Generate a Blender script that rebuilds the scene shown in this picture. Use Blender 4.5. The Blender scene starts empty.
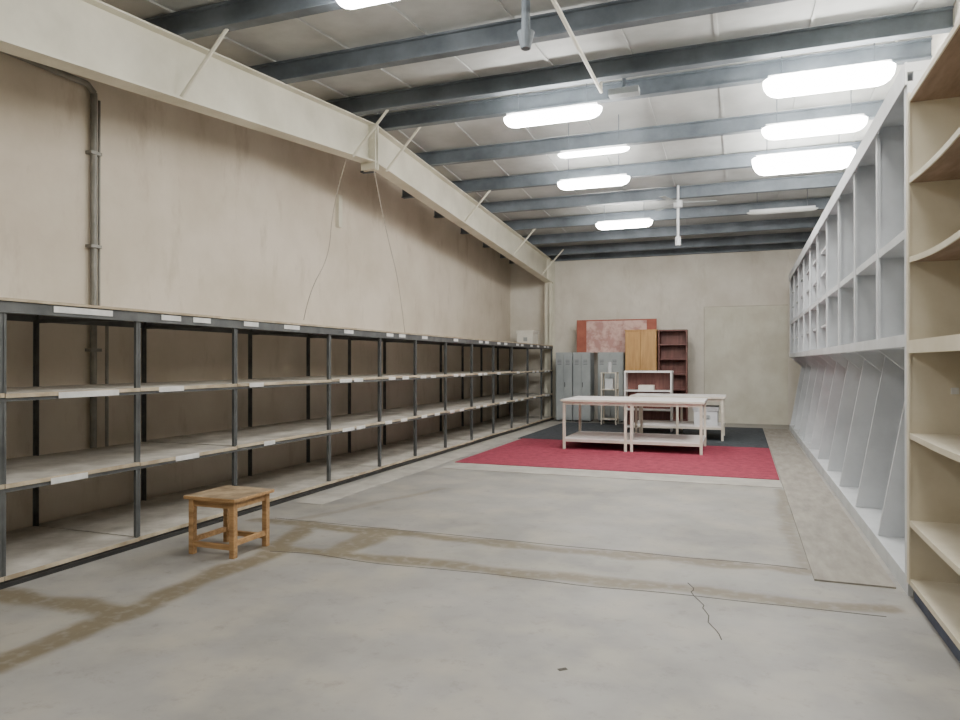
import bpy, math, random
from mathutils import Vector, noise
random.seed(7)

# ---------------------------------------------------------------- helpers
def lin(c):
    c=c/255.0
    return c/12.92 if c<=0.04045 else ((c+0.055)/1.055)**2.4
def rgb(r,g,b): return (lin(r),lin(g),lin(b),1)

def mat(name,c1,c2=None,scale=3.0,rough=0.7,metal=0.0,bump=0.0,detail=6,lo=0.35,hi=0.65,stretch=(1,1,1),stain=None):
    m=bpy.data.materials.new(name); m.use_nodes=True
    nt=m.node_tree; n=nt.nodes; l=nt.links
    b=n['Principled BSDF']; b.inputs['Roughness'].default_value=rough; b.inputs['Metallic'].default_value=metal
    if c2 is None:
        c2=tuple(v*0.82 for v in c1[:3])+(1,)
    tc=n.new('ShaderNodeTexCoord'); mp=n.new('ShaderNodeMapping'); mp.inputs['Scale'].default_value=stretch
    l.new(tc.outputs['Object'],mp.inputs['Vector'])
    nz=n.new('ShaderNodeTexNoise'); nz.inputs['Scale'].default_value=scale; nz.inputs['Detail'].default_value=detail
    nz.inputs['Roughness'].default_value=0.6
    l.new(mp.outputs['Vector'],nz.inputs['Vector'])
    r=n.new('ShaderNodeValToRGB'); r.color_ramp.elements[0].position=lo; r.color_ramp.elements[1].position=hi
    r.color_ramp.elements[0].color=c2; r.color_ramp.elements[1].color=c1
    l.new(nz.outputs['Fac'],r.inputs['Fac'])
    out=r.outputs['Color']
    if stain:
        mp2=n.new('ShaderNodeMapping'); mp2.inputs['Scale'].default_value=(1.6,1.6,.5); l.new(tc.outputs['Object'],mp2.inputs['Vector'])
        ns=n.new('ShaderNodeTexNoise'); ns.inputs['Scale'].default_value=1.7; ns.inputs['Detail'].default_value=12; ns.inputs['Roughness'].default_value=.7
        l.new(mp2.outputs['Vector'],ns.inputs['Vector'])
        rs=n.new('ShaderNodeValToRGB'); rs.color_ramp.elements[0].position=.55; rs.color_ramp.elements[1].position=.75
        rs.color_ramp.elements[0].color=(0,0,0,1); rs.color_ramp.elements[1].color=(.7,.7,.7,1)
        l.new(ns.outputs['Fac'],rs.inputs['Fac'])
        ms=n.new('ShaderNodeMixRGB'); ms.inputs['Color2'].default_value=stain
        l.new(rs.outputs['Color'],ms.inputs['Fac']); l.new(out,ms.inputs['Color1']); out=ms.outputs['Color']
    l.new(out,b.inputs['Base Color'])
    if bump>0:
        nb=n.new('ShaderNodeTexNoise'); nb.inputs['Scale'].default_value=scale*12; nb.inputs['Detail'].default_value=4
        l.new(mp.outputs['Vector'],nb.inputs['Vector'])
        bp=n.new('ShaderNodeBump'); bp.inputs['Strength'].default_value=bump; bp.inputs['Distance'].default_value=0.01
        l.new(nb.outputs['Fac'],bp.inputs['Height']); l.new(bp.outputs['Normal'],b.inputs['Normal'])
    return m

def emis(name,col,s):
    m=bpy.data.materials.new(name); m.use_nodes=True
    b=m.node_tree.nodes['Principled BSDF']
    b.inputs['Base Color'].default_value=(.9,.9,.9,1)
    b.inputs['Emission Color'].default_value=col; b.inputs['Emission Strength'].default_value=s
    return m

class MB:
    def __init__(s): s.v=[];s.f=[];s.m=[];s.mats=[]
    def mi(s,m):
        if m not in s.mats: s.mats.append(m)
        return s.mats.index(m)
    def hexa(s,p,m):
        b=len(s.v); s.v+= [tuple(q) for q in p]; k=s.mi(m)
        for f in [(0,3,2,1),(4,5,6,7),(0,1,5,4),(1,2,6,5),(2,3,7,6),(3,0,4,7)]:
            s.f.append(tuple(b+i for i in f)); s.m.append(k)
    def box(s,x0,x1,y0,y1,z0,z1,m):
        s.hexa([(x0,y0,z0),(x1,y0,z0),(x1,y1,z0),(x0,y1,z0),(x0,y0,z1),(x1,y0,z1),(x1,y1,z1),(x0,y1,z1)],m)
    def yz(s,x0,x1,y0,zb0,zt0,y1,zb1,zt1,m):
        s.hexa([(x0,y0,zb0),(x1,y0,zb0),(x1,y1,zb1),(x0,y1,zb1),(x0,y0,zt0),(x1,y0,zt0),(x1,y1,zt1),(x0,y1,zt1)],m)
    def cyl(s,p0,p1,r,m,n=10,r1=None):
        p0=Vector(p0);p1=Vector(p1);d=(p1-p0).normalized()
        a=d.orthogonal().normalized(); c=d.cross(a); b=len(s.v);k=s.mi(m)
        if r1 is None:r1=r
        for q,rr in ((p0,r),(p1,r1)):
            for i in range(n):
                t=2*math.pi*i/n; s.v.append(tuple(q+a*math.cos(t)*rr+c*math.sin(t)*rr))
        for i in range(n):
            j=(i+1)%n; s.f.append((b+i,b+j,b+n+j,b+n+i)); s.m.append(k)
        s.f.append(tuple(b+i for i in reversed(range(n)))); s.m.append(k)
        s.f.append(tuple(b+n+i for i in range(n))); s.m.append(k)
    def prism_x(s,poly,x0,x1,m):
        b=len(s.v);n=len(poly);k=s.mi(m)
        for x in(x0,x1):
            for y,z in poly: s.v.append((x,y,z))
        for i in range(n):
            j=(i+1)%n; s.f.append((b+i,b+j,b+n+j,b+n+i)); s.m.append(k)
        s.f.append(tuple(b+i for i in reversed(range(n)))); s.m.append(k)
        s.f.append(tuple(b+n+i for i in range(n))); s.m.append(k)
    def prism_y(s,poly,y0,y1,m):
        b=len(s.v);n=len(poly);k=s.mi(m)
        for y in(y0,y1):
            for x,z in poly: s.v.append((x,y,z))
        for i in range(n):
            j=(i+1)%n; s.f.append((b+i,b+j,b+n+j,b+n+i)); s.m.append(k)
        s.f.append(tuple(b+i for i in reversed(range(n)))); s.m.append(k)
        s.f.append(tuple(b+n+i for i in range(n))); s.m.append(k)
    def loft(s,rings,m):
        b=len(s.v);k=s.mi(m);n=len(rings[0])
        for r in rings: s.v+=r
        for q in range(len(rings)-1):
            for i in range(n):
                j=(i+1)%n; s.f.append((b+q*n+i,b+q*n+j,b+(q+1)*n+j,b+(q+1)*n+i)); s.m.append(k)
        s.f.append(tuple(b+i for i in reversed(range(n)))); s.m.append(k)
        e=b+(len(rings)-1)*n; s.f.append(tuple(e+i for i in range(n))); s.m.append(k)
    def done(s,name,bevel=0):
        me=bpy.data.meshes.new(name); me.from_pydata(s.v,[],s.f)
        for m in s.mats: me.materials.append(m)
        for p,k in zip(me.polygons,s.m): p.material_index=k
        import bmesh
        bm=bmesh.new(); bm.from_mesh(me); bmesh.ops.recalc_face_normals(bm,faces=bm.faces); bm.to_mesh(me); bm.free()
        o=bpy.data.objects.new(name,me); bpy.context.collection.objects.link(o)
        if bevel:
            md=o.modifiers.new('bevel','BEVEL'); md.width=bevel; md.segments=2; md.limit_method='ANGLE'
        return o

# ---------------------------------------------------------------- materials
M_wall=mat('plaster_cream',rgb(226,216,201),rgb(208,197,180),scale=0.9,rough=.9,bump=.15,stain=rgb(184,170,150))
M_wallb=mat('plaster_back',rgb(230,225,214),rgb(212,205,192),scale=1.1,rough=.9,bump=.15,stain=rgb(196,188,172))
M_patch=mat('plaster_patch',rgb(222,219,204),rgb(206,201,184),scale=2,rough=.9,stain=rgb(190,184,164))
M_patchl=mat('plaster_joint',rgb(202,196,180),rgb(184,177,160),scale=5,rough=.9)
M_roof=mat('roof_sheet',rgb(196,198,196),rgb(170,172,170),scale=1.4,rough=.6)
M_purlin=mat('purlin_steel',rgb(116,124,132),rgb(86,94,102),scale=2,rough=.55,metal=.1)
M_beam=mat('beam_cream',rgb(226,222,206),rgb(206,202,184),scale=1.5,rough=.55)
M_dark=mat('steel_dark',rgb(98,100,100),rgb(74,76,76),scale=5,rough=.6,metal=.1)
M_black=mat('rail_black',rgb(50,49,48),rgb(34,33,32),scale=5,rough=.6)
M_deck=mat('shelf_deck',rgb(200,195,186),rgb(158,152,142),scale=3.2,rough=.8,detail=9)
M_edge=mat('shelf_edge',rgb(204,190,166),rgb(158,142,118),scale=4,rough=.7)
M_label=mat('label_paper',rgb(228,228,226),rgb(206,206,204),scale=8,rough=.8)
M_blue=mat('rack_paleblue',rgb(202,209,220),rgb(182,189,200),scale=2,rough=.6)
M_white=mat('rack_white',rgb(218,221,224),rgb(198,201,204),scale=2,rough=.6)
M_cream=mat('rack_cream',rgb(224,216,196),rgb(208,198,174),scale=2,rough=.65)
M_brown=mat('shelf_brown',rgb(156,132,114),rgb(130,108,90),scale=3,rough=.7,stretch=(6,1,6))
M_bluepl=mat('plinth_blue',rgb(84,92,112),rgb(60,66,84),scale=4,rough=.7)
M_red=mat('carpet_red',rgb(158,60,80),rgb(130,42,62),scale=9,rough=.95,bump=.4,detail=10)
M_black_c=mat('carpet_dark',rgb(74,79,84),rgb(54,59,64),scale=9,rough=.95,bump=.4)
M_ply=mat('ply_board',rgb(164,158,148),rgb(140,135,126),scale=2.5,rough=.8,stretch=(4,1,1),detail=9)
M_screed=mat('screed_light',rgb(178,174,166),rgb(154,150,142),scale=3,rough=.85)
M_wood=mat('stool_wood',rgb(190,152,106),rgb(152,116,76),scale=4,rough=.5,stretch=(1,8,8))
M_woodtop=mat('stool_top',rgb(178,156,126),rgb(120,102,80),scale=7,rough=.55)
M_tabtop=mat('table_top',rgb(240,236,235),rgb(224,220,217),scale=3,rough=.45)
M_tableg=mat('table_frame',rgb(228,222,208),rgb(208,200,184),scale=3,rough=.5)
M_lock=mat('locker_grey',rgb(172,178,178),rgb(152,158,160),scale=2,rough=.5,metal=.1)
M_yel=mat('wardrobe_oak',rgb(208,164,106),rgb(186,140,84),scale=2,rough=.5,stretch=(8,8,1))
M_dkbr=mat('bookcase_brown',rgb(128,82,74),rgb(100,60,54),scale=2,rough=.5,stretch=(8,8,1))
M_pink=mat('board_pink',rgb(222,190,182),rgb(190,146,138),scale=5,rough=.7,detail=10,lo=.42,hi=.58)
M_rust=mat('board_rust',rgb(176,104,86),rgb(150,82,68),scale=3,rough=.7)
M_pipe=mat('pipe_grey',rgb(146,144,136),rgb(118,116,110),scale=4,rough=.5,metal=.2)
M_wire=mat('wire_pale',rgb(190,180,165),rgb(170,160,150),scale=4,rough=.7)
M_card=mat('box_card',rgb(236,234,226),rgb(222,218,208),scale=4,rough=.8)
M_crack=mat('crack_dark',rgb(90,86,78),rgb(66,62,56),scale=9,rough=.9)
M_lamp=emis('tube_glow',(1,.985,.94,1),66)
M_glowd=emis('glow_dim',(1,.985,.94,1),40)
M_off=mat('tube_off',rgb(200,202,200),rgb(184,186,184),scale=4,rough=.4)

XL,XR,YN,YB=-5.9,1.9,-3.0,18.2
RY=8.43
def ztop(y):
    return 4.74-0.058*(y-RY) if y>=RY else 4.74-0.10*(RY-y)
PD=0.23

# ---------------------------------------------------------------- room shell
def floor_obj():
    st=.04; nx=int((XR-XL)/st)+1; ny=int((YB-YN)/st)+1
    vs=[];mk=[]
    segs=[((-4.3,5.48),(.42,5.50),.06,.95),((-3.6,4.72),(.85,4.82),.055,1),((-4.58,3.1),(-3.45,3.2),.075,1),
          ((-3.42,.5),(-3.48,4.75),.08,1),((-3.48,4.7),(-3.75,5.5),.07,1),((.42,5.5),(.44,8.9),.03,.7),
          ((-2.95,4.75),(-3.0,5.5),.12,.9),((-4.0,5.5),(-3.3,7.6),.03,.45)]
    for j in range(ny):
        y=YN+(YB-YN)*j/(ny-1)
        for i in range(nx):
            x=XL+(XR-XL)*i/(nx-1); vs.append((x,y,0))
            m=0.0
            if y<9.2:
                wx=x+.08*noise.noise(Vector((x*1.7,y*1.7,0))); wy=y+.08*noise.noise(Vector((x*1.7,y*1.7,5)))
                for a,b,w,s in segs:
                    ax,ay=a;bx,by=b; dx,dy=bx-ax,by-ay
                    t=max(0,min(1,((wx-ax)*dx+(wy-ay)*dy)/(dx*dx+dy*dy)))
                    d=math.hypot(wx-ax-dx*t,wy-ay-dy*t)
                    ww=w*(1+.9*noise.noise(Vector((x*3,y*3,2))))
                    v=s*max(0,min(1,1-(d-ww)/.06)); m=max(m,v)
            mk.append(m)
    fs=[(j*nx+i,j*nx+i+1,(j+1)*nx+i+1,(j+1)*nx+i) for j in range(ny-1) for i in range(nx-1)]
    me=bpy.data.meshes.new('floor'); me.from_pydata(vs,[],fs)
    at=me.attributes.new('filler','FLOAT','POINT'); at.data.foreach_set('value',mk)
    o=bpy.data.objects.new('floor',me); bpy.context.collection.objects.link(o)
    m=mat('concrete',rgb(164,161,156),rgb(130,128,124),scale=.9,rough=.5,bump=.12,lo=.32,hi=.68,detail=12)
    nt=m.node_tree;n=nt.nodes;l=nt.links;b=n['Principled BSDF']
    src=b.inputs['Base Color'].links[0].from_socket
    tc=n.new('ShaderNodeTexCoord')
    n2=n.new('ShaderNodeTexNoise'); n2.inputs['Scale'].default_value=14; n2.inputs['Detail'].default_value=8; l.new(tc.outputs['Object'],n2.inputs['Vector'])
    a=n.new('ShaderNodeAttribute'); a.attribute_name='filler'
    mu=n.new('ShaderNodeMath'); mu.operation='MULTIPLY'; l.new(a.outputs['Fac'],mu.inputs[0])
    mr=n.new('ShaderNodeMapRange'); mr.inputs['From Min'].default_value=.32; mr.inputs['From Max'].default_value=.5; mr.inputs['To Min'].default_value=.5; mr.inputs['To Max'].default_value=1
    l.new(n2.outputs['Fac'],mr.inputs['Value']); l.new(mr.outputs['Result'],mu.inputs[1])
    n4=n.new('ShaderNodeTexNoise'); n4.inputs['Scale'].default_value=2.3; n4.inputs['Detail'].default_value=9; l.new(tc.outputs['Object'],n4.inputs['Vector'])
    r4=n.new('ShaderNodeValToRGB'); r4.color_ramp.elements[0].position=.45; r4.color_ramp.elements[1].position=.7
    r4.color_ramp.elements[0].color=(0,0,0,1); r4.color_ramp.elements[1].color=(.6,.6,.6,1); l.new(n4.outputs['Fac'],r4.inputs['Fac'])
    mx2=n.new('ShaderNodeMixRGB'); mx2.inputs['Color2'].default_value=rgb(174,167,152)
    l.new(r4.outputs['Color'],mx2.inputs['Fac']); l.new(src,mx2.inputs['Color1'])
    n5=n.new('ShaderNodeTexNoise'); n5.inputs['Scale'].default_value=7; n5.inputs['Detail'].default_value=14; n5.inputs['Roughness'].default_value=.78; l.new(tc.outputs['Object'],n5.inputs['Vector'])
    r5=n.new('ShaderNodeValToRGB'); r5.color_ramp.elements[0].position=.54; r5.color_ramp.elements[1].position=.74
    r5.color_ramp.elements[0].color=(0,0,0,1); r5.color_ramp.elements[1].color=(.65,.65,.65,1); l.new(n5.outputs['Fac'],r5.inputs['Fac'])
    mx3=n.new('ShaderNodeMixRGB'); mx3.inputs['Color2'].default_value=rgb(108,104,98)
    l.new(r5.outputs['Color'],mx3.inputs['Fac']); l.new(mx2.outputs['Color'],mx3.inputs['Color1'])
    mx=n.new('ShaderNodeMixRGB'); mx.inputs['Color2'].default_value=rgb(110,98,74)
    l.new(mx3.outputs['Color'],mx.inputs['Color1'])
    m3=n.new('ShaderNodeMath'); m3.operation='MULTIPLY'; m3.inputs[1].default_value=.85; l.new(mu.outputs[0],m3.inputs[0])
    l.new(m3.outputs[0],mx.inputs['Fac'])
    l.new(mx.outputs['Color'],b.inputs['Base Color'])
    me.materials.append(m)
floor_obj()
# hairline floor cracks
b=MB()
def crack(p,q,w,amp,n=14,seed=0):
    pts=[]
    for i in range(n+1):
        t=i/n; x=p[0]+(q[0]-p[0])*t; y=p[1]+(q[1]-p[1])*t
        pts.append((x+amp*noise.noise(Vector((t*6,seed,0))),y+amp*noise.noise(Vector((t*6,seed,9)))))
    for (xa,ya),(xb,yb) in zip(pts[:-1],pts[1:]):
        dx,dy=xb-xa,yb-ya; L=math.hypot(dx,dy); nx_,ny_=-dy/L*w,dx/L*w
        b.hexa([(xa-nx_,ya-ny_,0),(xb-nx_,yb-ny_,0),(xb+nx_,yb+ny_,0),(xa+nx_,ya+ny_,0),
                (xa-nx_,ya-ny_,.0015),(xb-nx_,yb-ny_,.0015),(xb+nx_,yb+ny_,.0015),(xa+nx_,ya+ny_,.0015)],M_crack)
crack((-.34,4.95),(-.1,4.0),.003,.05,seed=1)
crack((-4.2,5.62),(.45,5.58),.004,.06,30,seed=2)
crack((-3.5,4.62),(.8,4.70),.004,.06,30,seed=3)
crack((-.835,3.33),(-.80,3.36),.012,.0,2,seed=4)
b.done('trim_floor_cracks')

def gable(y0=YN,y1=YB,t=PD):
    return [(y0,0),(y1,0),(y1,ztop(y1)+t),(RY,ztop(RY)+t),(y0,ztop(y0)+t)]
b=MB(); b.prism_x(gable(),XL-.15,XL,M_wall); b.done('wall_left')
b=MB(); b.prism_x(gable(),XR,XR+.15,M_wallb); b.done('wall_right')
b=MB(); b.box(XL-.15,XR+.15,YB,YB+.15,0,ztop(YB)+PD,M_wallb); b.done('wall_back')
b=MB(); b.box(XL-.15,XR+.15,YN-.15,YN,0,ztop(YN)+PD,M_wallb); b.done('wall_near')
b=MB()
for (ya,yb_) in ((YN-.15,RY),(RY,YB+.15)):
    za,zb=ztop(ya)+PD,ztop(yb_)+PD
    b.yz(XL-.15,XR+.15,ya,za,za+.06,yb_,zb,zb+.06,M_roof)
    x=XL+.25
    while x<XR:
        p=ya+(.16 if yb_==RY else 0); q=yb_-(0 if yb_==RY else .16)
        b.yz(x,x+.035,p,ztop(p)+PD-.018,ztop(p)+PD,q,ztop(q)+PD-.018,ztop(q)+PD,M_roof)
        x+=.9
b.done('ceiling')
for y in (-2.4,-.95,.5,1.95,3.4,4.9,6.35,7.85,8.65,10.2,11.7,13.15,14.6,16.05,17.35,18.12):
    b=MB(); z=ztop(y)
    b.box(XL,XR,y-.012,y+.012,z,z+PD-.02,M_purlin)
    b.box(XL,XR,y-.05,y+.06,z-.001,z+.016,M_purlin)
    b.box(XL,XR,y-.05,y+.0125,z+PD-.04,z+PD-.022,M_purlin)
    b.box(XL,XR,y+.05,y+.061,z,z+.035,M_purlin)
    b.done('trim_purlin')
b=MB(); b.box(-.84,1.05,YB-.012,YB-.001,0.0,2.85,M_patch); b.box(-.865,-.84,YB-.015,YB-.001,0,2.87,M_patchl); b.box(-.84,1.05,YB-.015,YB-.001,2.85,2.87,M_patchl)
b.done('trim_blocked_doorway')

# ---------------------------------------------------------------- portal frame
XC=-4.75
b=MB()
def ibeam(y0,t0,y1,t1):
    za,zb=ztop(y0),ztop(y1)
    w=.1
    b.yz(XC-w,XC+w,y0,za-.018,za-.0015,y1,zb-.018,zb-.0015,M_beam)
    b.yz(XC-w,XC+w,y0,za-t0,za-t0+.018,y1,zb-t1,zb-t1+.018,M_beam)
    b.yz(XC-.008,XC+.008,y0,za-t0+.01,za-.01,y1,zb-t1+.01,zb-.01,M_beam)
ibeam(YN+.3,.62,RY,.52)
ibeam(RY,.52,YB-.15,.60)
b.box(XC-.11,XC+.11,RY-.05,RY-.02,ztop(RY)-.62,ztop(RY)-.006,M_beam)
b.box(XC-.11,XC+.11,RY+.02,RY+.05,ztop(RY)-.62,ztop(RY)-.006,M_beam)
for zz in (4.3,4.42,4.54,4.65):
    for xx in (-.06,.06): b.cyl((XC+xx,RY-.07,zz),(XC+xx,RY+.07,zz),.012,M_beam,6)
for (y0,y1) in ((YB-.32,YB-.02),(YN+.02,YN+.32)):
    zt=min(ztop(y0),ztop(y1))-.02
    b.box(XC-.1,XC+.1,y0,y0+.018,0,zt,M_beam); b.box(XC-.1,XC+.1,y1-.018,y1,0,zt,M_beam); b.box(XC-.01,XC+.01,y0,y1,0,zt,M_beam)
    b.box(XC-.14,XC+.14,y0-.03,y1+.01,0,.02,M_beam)
for y in (YB-.5,): b.box(XC-.09,XC+.09,y-.006,y+.006,ztop(y)-.55,ztop(y)-.01,M_beam)
for y in (1.95,4.9,7.85,8.75,11.7,14.6,17.0):
    b.cyl((XC+.08,y,ztop(y)-.54),(XC+.62,y+.02,ztop(y)+.06),.018,M_beam,6)
b.done('steel_portal_frame')

# ---------------------------------------------------------------- conduits on the left wall
b=MB()
b.cyl((XL+.04,5.03,.55),(XL+.04,5.03,4.1),.03,M_pipe); b.cyl((XL+.1,5.13,.6),(XL+.1,5.13,1.9),.015,M_pipe)
b.cyl((XL+.04,5.03,4.1),(XL+.04,4.95,4.16),.03,M_pipe)
b.cyl((XL+.04,4.95,4.16),(XL+.04,1.0,4.12),.03,M_pipe)
b.cyl((XL+.03,5.10,1.9),(XL+.03,5.10,4.05),.012,M_pipe)
for z in (1.6,2.6,3.5): b.box(XL,XL+.08,4.97,5.09,z,z+.03,M_pipe)
b.box(XL,XL+.06,9.4,9.5,3.6,4.1,M_beam)
b.done('wall_conduit')
def curve(name,pts,r,m):
    c=bpy.data.curves.new(name,'CURVE'); c.dimensions='3D'; c.bevel_depth=r; c.bevel_resolution=2
    s=c.splines.new('NURBS'); s.points.add(len(pts)-1); s.use_endpoint_u=True; s.order_u=3
    for i,p in enumerate(pts): s.points[i].co=(*p,1)
    c.materials.append(m); o=bpy.data.objects.new(name,c); bpy.context.collection.objects.link(o); return o
curve('hanging_wire',[(XC-.1,8.0,4.2),(-5.2,8.2,3.6),(-5.5,8.6,3.0),(-5.7,8.4,2.5),(-5.86,8.5,2.1)],.006,M_wire)
curve('hanging_wire',[(XC,8.55,4.15),(XC+.02,8.7,3.7),(XC-.05,9.1,3.2),(XC-.1,9.5,2.7),(XC-.1,9.7,1.94)],.006,M_wire)

# ---------------------------------------------------------------- left shelving
XF=-4.62; XBK=-5.80
ys=[.9,2.1,3.27,4.39,5.57,7.24,8.5,9.62,10.78,12.0,13.2,14.4,15.6,16.8,17.8]
b=MB()
lev=[.07,.68,1.29]
T=1.93
for y in ys:
    for x in (XF,XBK):
        s=1 if x==XF else -1
        b.box(min(x,x-.045*s),max(x,x-.045*s),y-.003,y+.003,0,T-.02,M_dark)
        b.box(min(x,x-.006*s),max(x,x-.006*s),y-.022,y+.022,0,T-.02,M_dark)
        b.box(x-.03,x+.03,y-.035,y+.035,0,.012,M_dark)
    for z in lev+[T-.04]:
        b.box(XBK,XF-.01,y-.018,y+.018,z-.05,z-.022,M_dark)
for i in range(len(ys)-1):
    y0,y1=ys[i],ys[i+1]
    for k,z in enumerate(lev):
        dz=random.uniform(-.006,.006)
        b.box(XBK-.02,XF+.012,y0+.004,y1-.004,z-.02+dz,z+dz,M_deck)
        b.box(XF+.012,XF+.02,y0+.004,y1-.004,z-.026+dz,z+.003+dz,M_edge)
        b.box(XF-.02,XF+.008,y0,y1,z-.056,z-.027,M_dark if k else M_black)
        b.box(XBK-.0,XBK+.02,y0,y1,z-.055,z-.028,M_dark)
    b.box(XBK-.02,XF+.03,y0,y1,T-.02,T,M_edge)
    b.box(XF-.005,XF+.015,y0,y1,T-.10,T-.021,M_dark)
    b.box(XBK,XBK+.02,y0,y1,T-.08,T-.021,M_dark)
b.box(XF-.06,XF+.05,ys[0],ys[-1],0.0,.03,M_black)
def lab(y,w,z): b.box(XF+.0205,XF+.0225,y,y+w,z-.04,z+.004,M_label)
for i in range(3,len(ys)-1):
    y0,y1=ys[i],ys[i+1]
    for z in lev[1:]+[T-.03]:
        n=random.choice([1,2,2])
        for q in range(n):
            w=random.choice([.18,.22,.28]) if i<6 else .2
            yy=y0+.08+(y1-y0-.4)*((q+random.random()*.5)/n)
            lab(yy,w,z-.004)
lab(3.62,.5,T-.035); lab(3.66,.52,lev[2]-.012); lab(3.6,.3,lev[1]-.012)
b.done('storage_shelving')

b=MB(); b.box(-5.40,-4.98,17.2,17.7,T+.002,T+.36,M_card); b.box(-5.42,-4.96,17.18,17.72,T+.30,T+.38,M_card); b.box(-5.22,-5.12,17.175,17.19,T+.1,T+.2,M_lock); b.done('cardboard_box',.004)

# ---------------------------------------------------------------- right racks
b=MB()
X0=1.0; X1=1.85
ya,yb_=5.16,16.9
n=10; ysr=[ya+(yb_-ya)*i/n for i in range(n+1)]
b.box(X1-.01,X1,ya,yb_,.0,3.40,M_blue)
b.box(X0,X0+.03,ya,yb_,0,.12,M_white); b.box(X0+.03,X1-.01,ya,yb_,.09,.119,M_white)
for i,y in enumerate(ysr):
    t=.03
    a0,a1=(y-t/2,y+t/2) if i else (y+.001,y+t)
    b.prism_y([(X0+.02,.12),(X1-.011,.12),(X1-.011,1.60),(X0+.28,1.60)],a0,a1,M_white)
    b.box(X0+.036,X1-.011,a0,a1,1.68,3.36,M_white)
    b.prism_y([(X0+.03,1.599),(X0+.30,1.599),(X0+.30,1.36)],y+.04,y+.07,M_white)
b.box(X0,X1-.01,ya,yb_,1.60,1.68,M_white)
b.box(X0+.02,X1-.012,ya+.031,yb_,2.32,2.38,M_white)
b.box(X0+.001,X1-.012,ya,yb_,3.361,3.42,M_white)
b.box(X0-.012,X0+.0005,ya,yb_,3.28,3.425,M_white)
for i in range(n):
    y0,y1=ysr[i]+.03,ysr[i+1]-.02
    if i>=4:
        for z in (1.98,2.70,3.02): b.box(X0+.06,X1-.02,y0,y1,z,z+.03,M_white)
    else:
        b.box(X0+.25,X1-.02,y0,y1,2.84,2.87,M_blue)
    ym=(y0+y1)/2
    b.hexa([(X0+.30,ym-.03,.12),(X1-.05,ym-.03,.12),(X1-.05,ym-.01,.12),(X0+.30,ym-.01,.12),
            (X0+.62,ym+.12,1.55),(X1-.05,ym+.12,1.55),(X1-.05,ym+.14,1.55),(X0+.62,ym+.14,1.55)],M_blue)
    b.box(X0+.012,X0+.035,ysr[i+1]-.05,ysr[i+1]+.02,1.68,3.3,M_white)
b.box(X0+.002,X0+.0355,ya+.0005,ya+.10,.12,3.30,M_white)
b.done('pale_display_rack',0)

b=MB()
yl=[2.1,3.6,5.12]
for i,y in enumerate(yl):
    b.box(X0,X1-.02,y-.03,y,0.1,3.2,M_cream)
    b.box(X0-.012,X0-.0005,y-.045,y+.01,0.1,3.2,M_cream)
b.box(X1-.03,X1-.01,yl[0],yl[-1]-.001,.1,3.2,M_cream)
b.box(X0+.02,X1-.03,yl[0],yl[-1]-.03,0,.099,M_bluepl)
for i in range(2):
    y0,y1=yl[i],yl[i+1]-.03
    for z in (.13,.50,1.05,1.62,2.16,2.66,3.17):
        N=8
        sg={2.16:.03,2.66:.03}.get(z,0 if z in(.13,1.62,3.17) else .008)
        for k in range(N):
            a0,a1=k/N,(k+1)/N
            s0=-sg*math.sin(math.pi*a0); s1=-sg*math.sin(math.pi*a1)
            p0,p1=y0+(y1-y0)*a0,y0+(y1-y0)*a1
            b.yz(X0+.004,X1-.03,p0,z-.03+s0,z-.006+s0,p1,z-.03+s1,z-.006+s1,M_brown)
            b.yz(X0+.004,X1-.03,p0,z-.0055+s0,z+s0,p1,z-.0055+s1,z+s1,M_cream)
            b.yz(X0-.006,X0+.0035,p0,z-.032+s0,z+.002+s0,p1,z-.032+s1,z+.002+s1,M_cream)
    b.box(X0-.0115,X0+.01,y0,y1,1.555,1.635,M_cream)
b.box(1.22,1.26,5.082,5.0895,1.30,1.34,M_label); b.box(1.3,1.36,5.082,5.0895,1.27,1.33,M_dark)
b.done('cream_shelf_rack')

# ---------------------------------------------------------------- floor coverings
b=MB(); b.box(-4.0,.455,9.65,13.1,0,.010,M_red); b.done('red_carpet')
b=MB(); b.box(-4.1,.455,13.11,17.0,0,.010,M_black_c); b.done('dark_carpet')
b=MB(); b.box(.47,.96,5.3,16.9,0,.012,M_ply); b.done('plywood_strip')
b=MB(); b.box(-4.0,.455,9.05,9.62,0,.006,M_screed); b.box(-4.45,-4.12,6.3,17.2,0,.006,M_screed); b.done('trim_screed')

# ---------------------------------------------------------------- stool
b=MB()
sx,sy=-3.83,4.55; w=.225; h=.46
for dx in(-1,1):
    for dy in(-1,1):
        cx,cy=sx+dx*(w-.03),sy+dy*(w-.03)
        b.box(cx-.022,cx+.022,cy-.022,cy+.022,0,h-.025,M_wood)
for dy in(-1,1):
    cy=sy+dy*(w-.03)
    b.box(sx-w+.05,sx+w-.05,cy-.012,cy+.012,h-.085,h-.025,M_wood)
    b.box(sx-w+.05,sx+w-.05,cy-.015,cy+.015,.06,.10,M_wood)
for dx in(-1,1):
    cx=sx+dx*(w-.03)
    b.box(cx-.012,cx+.012,sy-w+.05,sy+w-.05,h-.085,h-.025,M_wood)
    b.box(cx-.015,cx+.015,sy-w+.05,sy+w-.05,.09,.13,M_wood)
b.box(sx-w-.015,sx+w+.015,sy-w-.015,sy+w+.015,h-.025,h,M_woodtop)
b.box(sx-w-.018,sx+w+.018,sy-w-.02,sy-w-.013,h-.028,h-.002,M_wood)
b.box(sx+w+.013,sx+w+.02,sy-w-.02,sy+w+.018,h-.028,h-.002,M_wood)
b.done('wooden_stool',.003)

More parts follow.
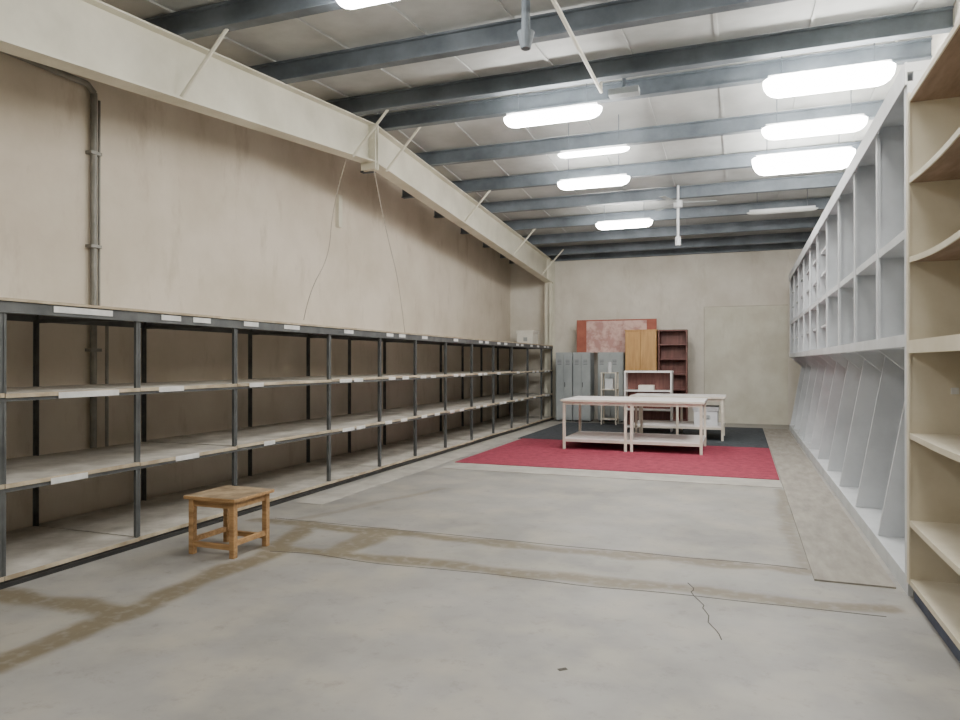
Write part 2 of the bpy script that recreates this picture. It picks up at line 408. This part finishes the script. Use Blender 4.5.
# ---------------------------------------------------------------- tables
def table(name,x0,x1,y0,y1,h,mids,z0=.010,shelf=.2):
    b=MB()
    b.box(x0-.05,x1+.05,y0-.05,y1+.05,h-.03,h,M_tabtop)
    b.box(x0-.052,x1+.052,y0-.058,y0-.05,h-.035,h+.001,M_tableg)
    for x in [x0]+mids+[x1]:
        for y in (y0,y1):
            b.box(x-.022,x+.022,y-.022,y+.022,z0,h-.03,M_tableg)
        b.box(x-.015,x+.015,y0,y1,h-.09,h-.03,M_tableg); b.box(x-.015,x+.015,y0,y1,shelf-.06,shelf-.02,M_tableg)
    for y in(y0,y1):
        b.box(x0,x1,y-.015,y+.015,h-.09,h-.03,M_tableg)
        b.box(x0,x1,y-.018,y+.018,shelf-.06,shelf-.02,M_tableg)
    b.box(x0-.02,x1+.02,y0-.02,y1+.02,shelf-.02,shelf,M_tabtop)
    return b.done(name,.003)
table('work_table',-2.84,-.60,11.75,13.0,.86,[-1.80,-1.70])
table('work_table',-2.0,-.33,13.95,15.0,.84,[-1.15],shelf=.28)
b=MB(); b.box(-.85,-.42,14.1,14.7,.282,.62,M_white); b.box(-.87,-.40,14.08,14.72,.56,.64,M_white); b.box(-.7,-.56,14.07,14.085,.42,.48,M_lock); b.done('storage_box',.004)

b=MB(); x0,x1,y0,y1,h=-2.38,-1.38,15.35,15.7,1.30
b.box(x0,x0+.03,y0,y1,.01,h,M_tabtop); b.box(x1-.03,x1,y0,y1,.01,h,M_tabtop); b.box(x0-.005,x1+.005,y0-.005,y1,h-.03,h+.01,M_tabtop)
b.box(x0+.03,x1-.03,y1-.02,y1-.005,.05,h-.03,M_dkbr)
for z in (.08,.45,.86): b.box(x0+.03,x1-.03,y0,y1-.02,z,z+.03,M_tabtop)
b.box(x0+.3,x0+.62,y0+.02,y1-.06,.891,1.0,M_card)
b.done('white_bookcase',.002)

# ---------------------------------------------------------------- furniture along back wall
def locker(x0,x1,y0,y1,h):
    b=MB(); b.box(x0,x1,y0,y1,.04,h,M_lock)
    for xx in (x0+.03,x1-.07):
        for yy in (y0+.03,y1-.07): b.box(xx,xx+.04,yy,yy+.04,0,.04,M_dark)
    xm=(x0+x1)/2
    b.box(x0+.02,xm-.004,y0-.018,y0,.08,h-.04,M_lock); b.box(xm+.004,x1-.02,y0-.018,y0,.08,h-.04,M_lock)
    b.box(xm+.02,xm+.035,y0-.04,y0-.018,h*.5,h*.5+.12,M_dark)
    for xx in (x0+.05,xm+.05):
        for k in range(4): b.box(xx,xx+.1,y0-.022,y0-.018,h-.2-k*.035,h-.19-k*.035,M_dark)
    return b.done('metal_locker',.003)
locker(-4.40,-3.98,17.3,17.8,1.74)
locker(-3.96,-3.52,17.3,17.8,1.74)
locker(-3.36,-2.72,17.45,17.95,1.74)
b=MB()
x0,x1,y0,y1=-3.12,-2.78,16.65,16.95
for xx in(x0,x1):
    for yy in(y0,y1): b.cyl((xx,yy,.01),(xx,yy,1.25),.018,M_tableg,8)
for z in (.15,.5,.85,1.25): b.box(x0-.02,x1+.02,y0-.02,y1+.02,z-.02,z,M_tableg)
b.cyl((-2.95,16.8,1.25),(-2.95,16.8,1.5),.05,M_white,12); b.box(-3.05,-2.86,16.72,16.88,.85,1.1,M_white)
b.done('metal_stand')
b=MB(); x0,x1,y0,y1,h=-2.64,-1.90,17.2,17.66,2.27
b.box(x0,x1,y0,y1,.06,h,M_yel); b.box(x0+.02,x1-.02,y0+.03,y1,0,.06,M_dkbr)
xm=(x0+x1)/2
b.box(x0+.01,xm-.003,y0-.02,y0,.1,h-.03,M_yel); b.box(xm+.003,x1-.01,y0-.02,y0,.1,h-.03,M_yel); b.box(x0-.01,x1+.01,y0-.025,y1,h-.02,h+.01,M_yel)
b.cyl((xm-.05,y0-.035,1.1),(xm-.05,y0-.035,1.3),.008,M_dark,6); b.cyl((xm+.05,y0-.035,1.1),(xm+.05,y0-.035,1.3),.008,M_dark,6)
b.box(xm-.055,xm-.045,y0-.035,y0-.019,1.11,1.13,M_dark); b.box(xm+.045,xm+.055,y0-.035,y0-.019,1.11,1.13,M_dark)
b.done('oak_wardrobe',.003)
b=MB(); x0,x1,y0,y1,h=-1.87,-1.20,17.3,17.66,2.27
b.box(x0,x0+.03,y0,y1,0,h,M_dkbr); b.box(x1-.03,x1,y0,y1,0,h,M_dkbr); b.box(x0,x1,y0-.002,y1,h-.03,h+.005,M_dkbr); b.box(x0+.03,x1-.03,y1-.02,y1,0,h-.03,M_dkbr)
for z in (.08,.45,.82,1.19,1.55,1.9): b.box(x0+.03,x1-.03,y0+.01,y1-.02,z,z+.03,M_dkbr)
b.done('brown_bookcase',.002)
b=MB(); ybd=17.70; zb0,zb1=1.741,2.57
b.box(-3.95,-1.95,ybd+.01,ybd+.04,zb0,zb1,M_pink)
b.box(-3.95,-3.70,ybd,ybd+.012,zb0,zb1,M_rust); b.box(-2.19,-1.95,ybd,ybd+.012,zb0,zb1,M_rust)
b.box(-3.70,-2.19,ybd,ybd+.012,zb1-.03,zb1,M_rust)
b.done('notice_board')

# ---------------------------------------------------------------- lights
def lamp(x,y,z,L=1.2,w=.22,d=.12,m=None):
    b=MB(); m=m or M_lamp
    N=12; rings=[]
    xs=[-.5,-.49,-.465,-.43,-.38,0,.38,.43,.465,.49,.5]; sc=[.15,.45,.72,.9,1,1,1,.9,.72,.45,.15]
    for t,s_ in zip(xs,sc):
        rings.append([(x+t*L,y-math.cos(math.pi*i/N)*w/2*s_,z-math.sin(math.pi*i/N)*d*s_-.0) for i in range(N+1)])
    b.loft(rings,m)
    b.box(x-L*.46,x+L*.46,y-w*.3,y+w*.3,z+.001,z+.04,M_white)
    for xx in (x-L*.35,x+L*.35): b.cyl((xx,y,z+.04),(xx,y,ztop(y)+PD-.005),.006,M_purlin,6)
    return b.done('fluorescent_light')
lamp(-2.12,8.15,4.48)
lamp(.85,8.15,4.51,w=.34,d=.17,L=1.25)
lamp(-2.2,11.05,4.39,L=1.15)
lamp(.83,11.05,4.47,w=.36,d=.24,L=1.35)
lamp(-2.15,13.85,4.24,L=1.1)
lamp(.7,13.85,4.26,m=M_off,w=.1,d=.05)
lamp(-1.92,9.65,4.43,L=1.0,w=.10,d=.06,m=M_glowd)  # narrow emissive strip, dimmer than the others
lamp(.85,9.65,4.47,L=1.2,w=.3,d=.14,m=M_glowd)  # wider dim emissive strip in the same row
lamp(-2.5,4.75,4.38,L=.95)
lamp(.8,4.75,4.38)  # unseen lamp above the frame, included for its light
lamp(-2.3,1.2,3.95)  # unseen fill lamp, added to brighten the near area
lamp(.6,1.2,3.95)  # second added fill lamp, also out of view
b=MB(); b.box(-1.42,-1.08,8.0,8.14,4.55,4.62,M_lock); b.cyl((-1.25,8.07,4.62),(-1.25,8.07,4.92),.02,M_purlin); b.done('junction_box')
b=MB(); b.cyl((-1.50,8.0,4.60),(-1.30,4.0,4.18),.02,M_beam,8); b.cyl((-1.50,8.0,4.60),(-1.50,8.0,4.91),.015,M_beam,8); b.cyl((-1.30,4.0,4.18),(-1.30,4.0,4.51),.015,M_beam,8); b.done('roof_tie_rod')
b=MB(); b.cyl((-1.62,5.4,4.65),(-1.62,5.4,4.1),.035,M_purlin,12); b.cyl((-1.62,5.4,4.15),(-1.62,5.4,4.02),.07,M_purlin,14,r1=.04); b.done('fan_downrod')
b=MB(); b.cyl((-1.06,13.05,4.68),(-1.06,13.05,3.65),.022,M_white,10); b.cyl((-1.06,13.05,3.75),(-1.06,13.05,3.6),.05,M_white,12)
b.cyl((-1.06,13.05,4.28),(-1.06,13.05,4.40),.08,M_white,16)
for a in (10,130,250):
    a=math.radians(a); c,s=math.cos(a),math.sin(a); p=Vector((-1.06,13.05,4.36)); d=Vector((c,s,0)); e=Vector((-s,c,0))
    q=[p+d*.07-e*.03,p+d*.65-e*.06,p+d*.65+e*.06,p+d*.07+e*.03]
    b.hexa([*q,*[v+Vector((0,0,.008)) for v in q]],M_lock)
b.done('ceiling_fan')

# ---------------------------------------------------------------- world + camera
w=bpy.data.worlds.new('World'); bpy.context.scene.world=w; w.use_nodes=True
w.node_tree.nodes['Background'].inputs[0].default_value=(.5,.52,.55,1); w.node_tree.nodes['Background'].inputs[1].default_value=.3
cd=bpy.data.cameras.new('camera'); co=bpy.data.objects.new('camera',cd); bpy.context.collection.objects.link(co)
cd.lens=26.25; cd.sensor_width=36; cd.clip_start=.05
co.location=(0,0,1.5); co.rotation_euler=(math.radians(90.16),0,math.radians(20.45))
bpy.context.scene.camera=co
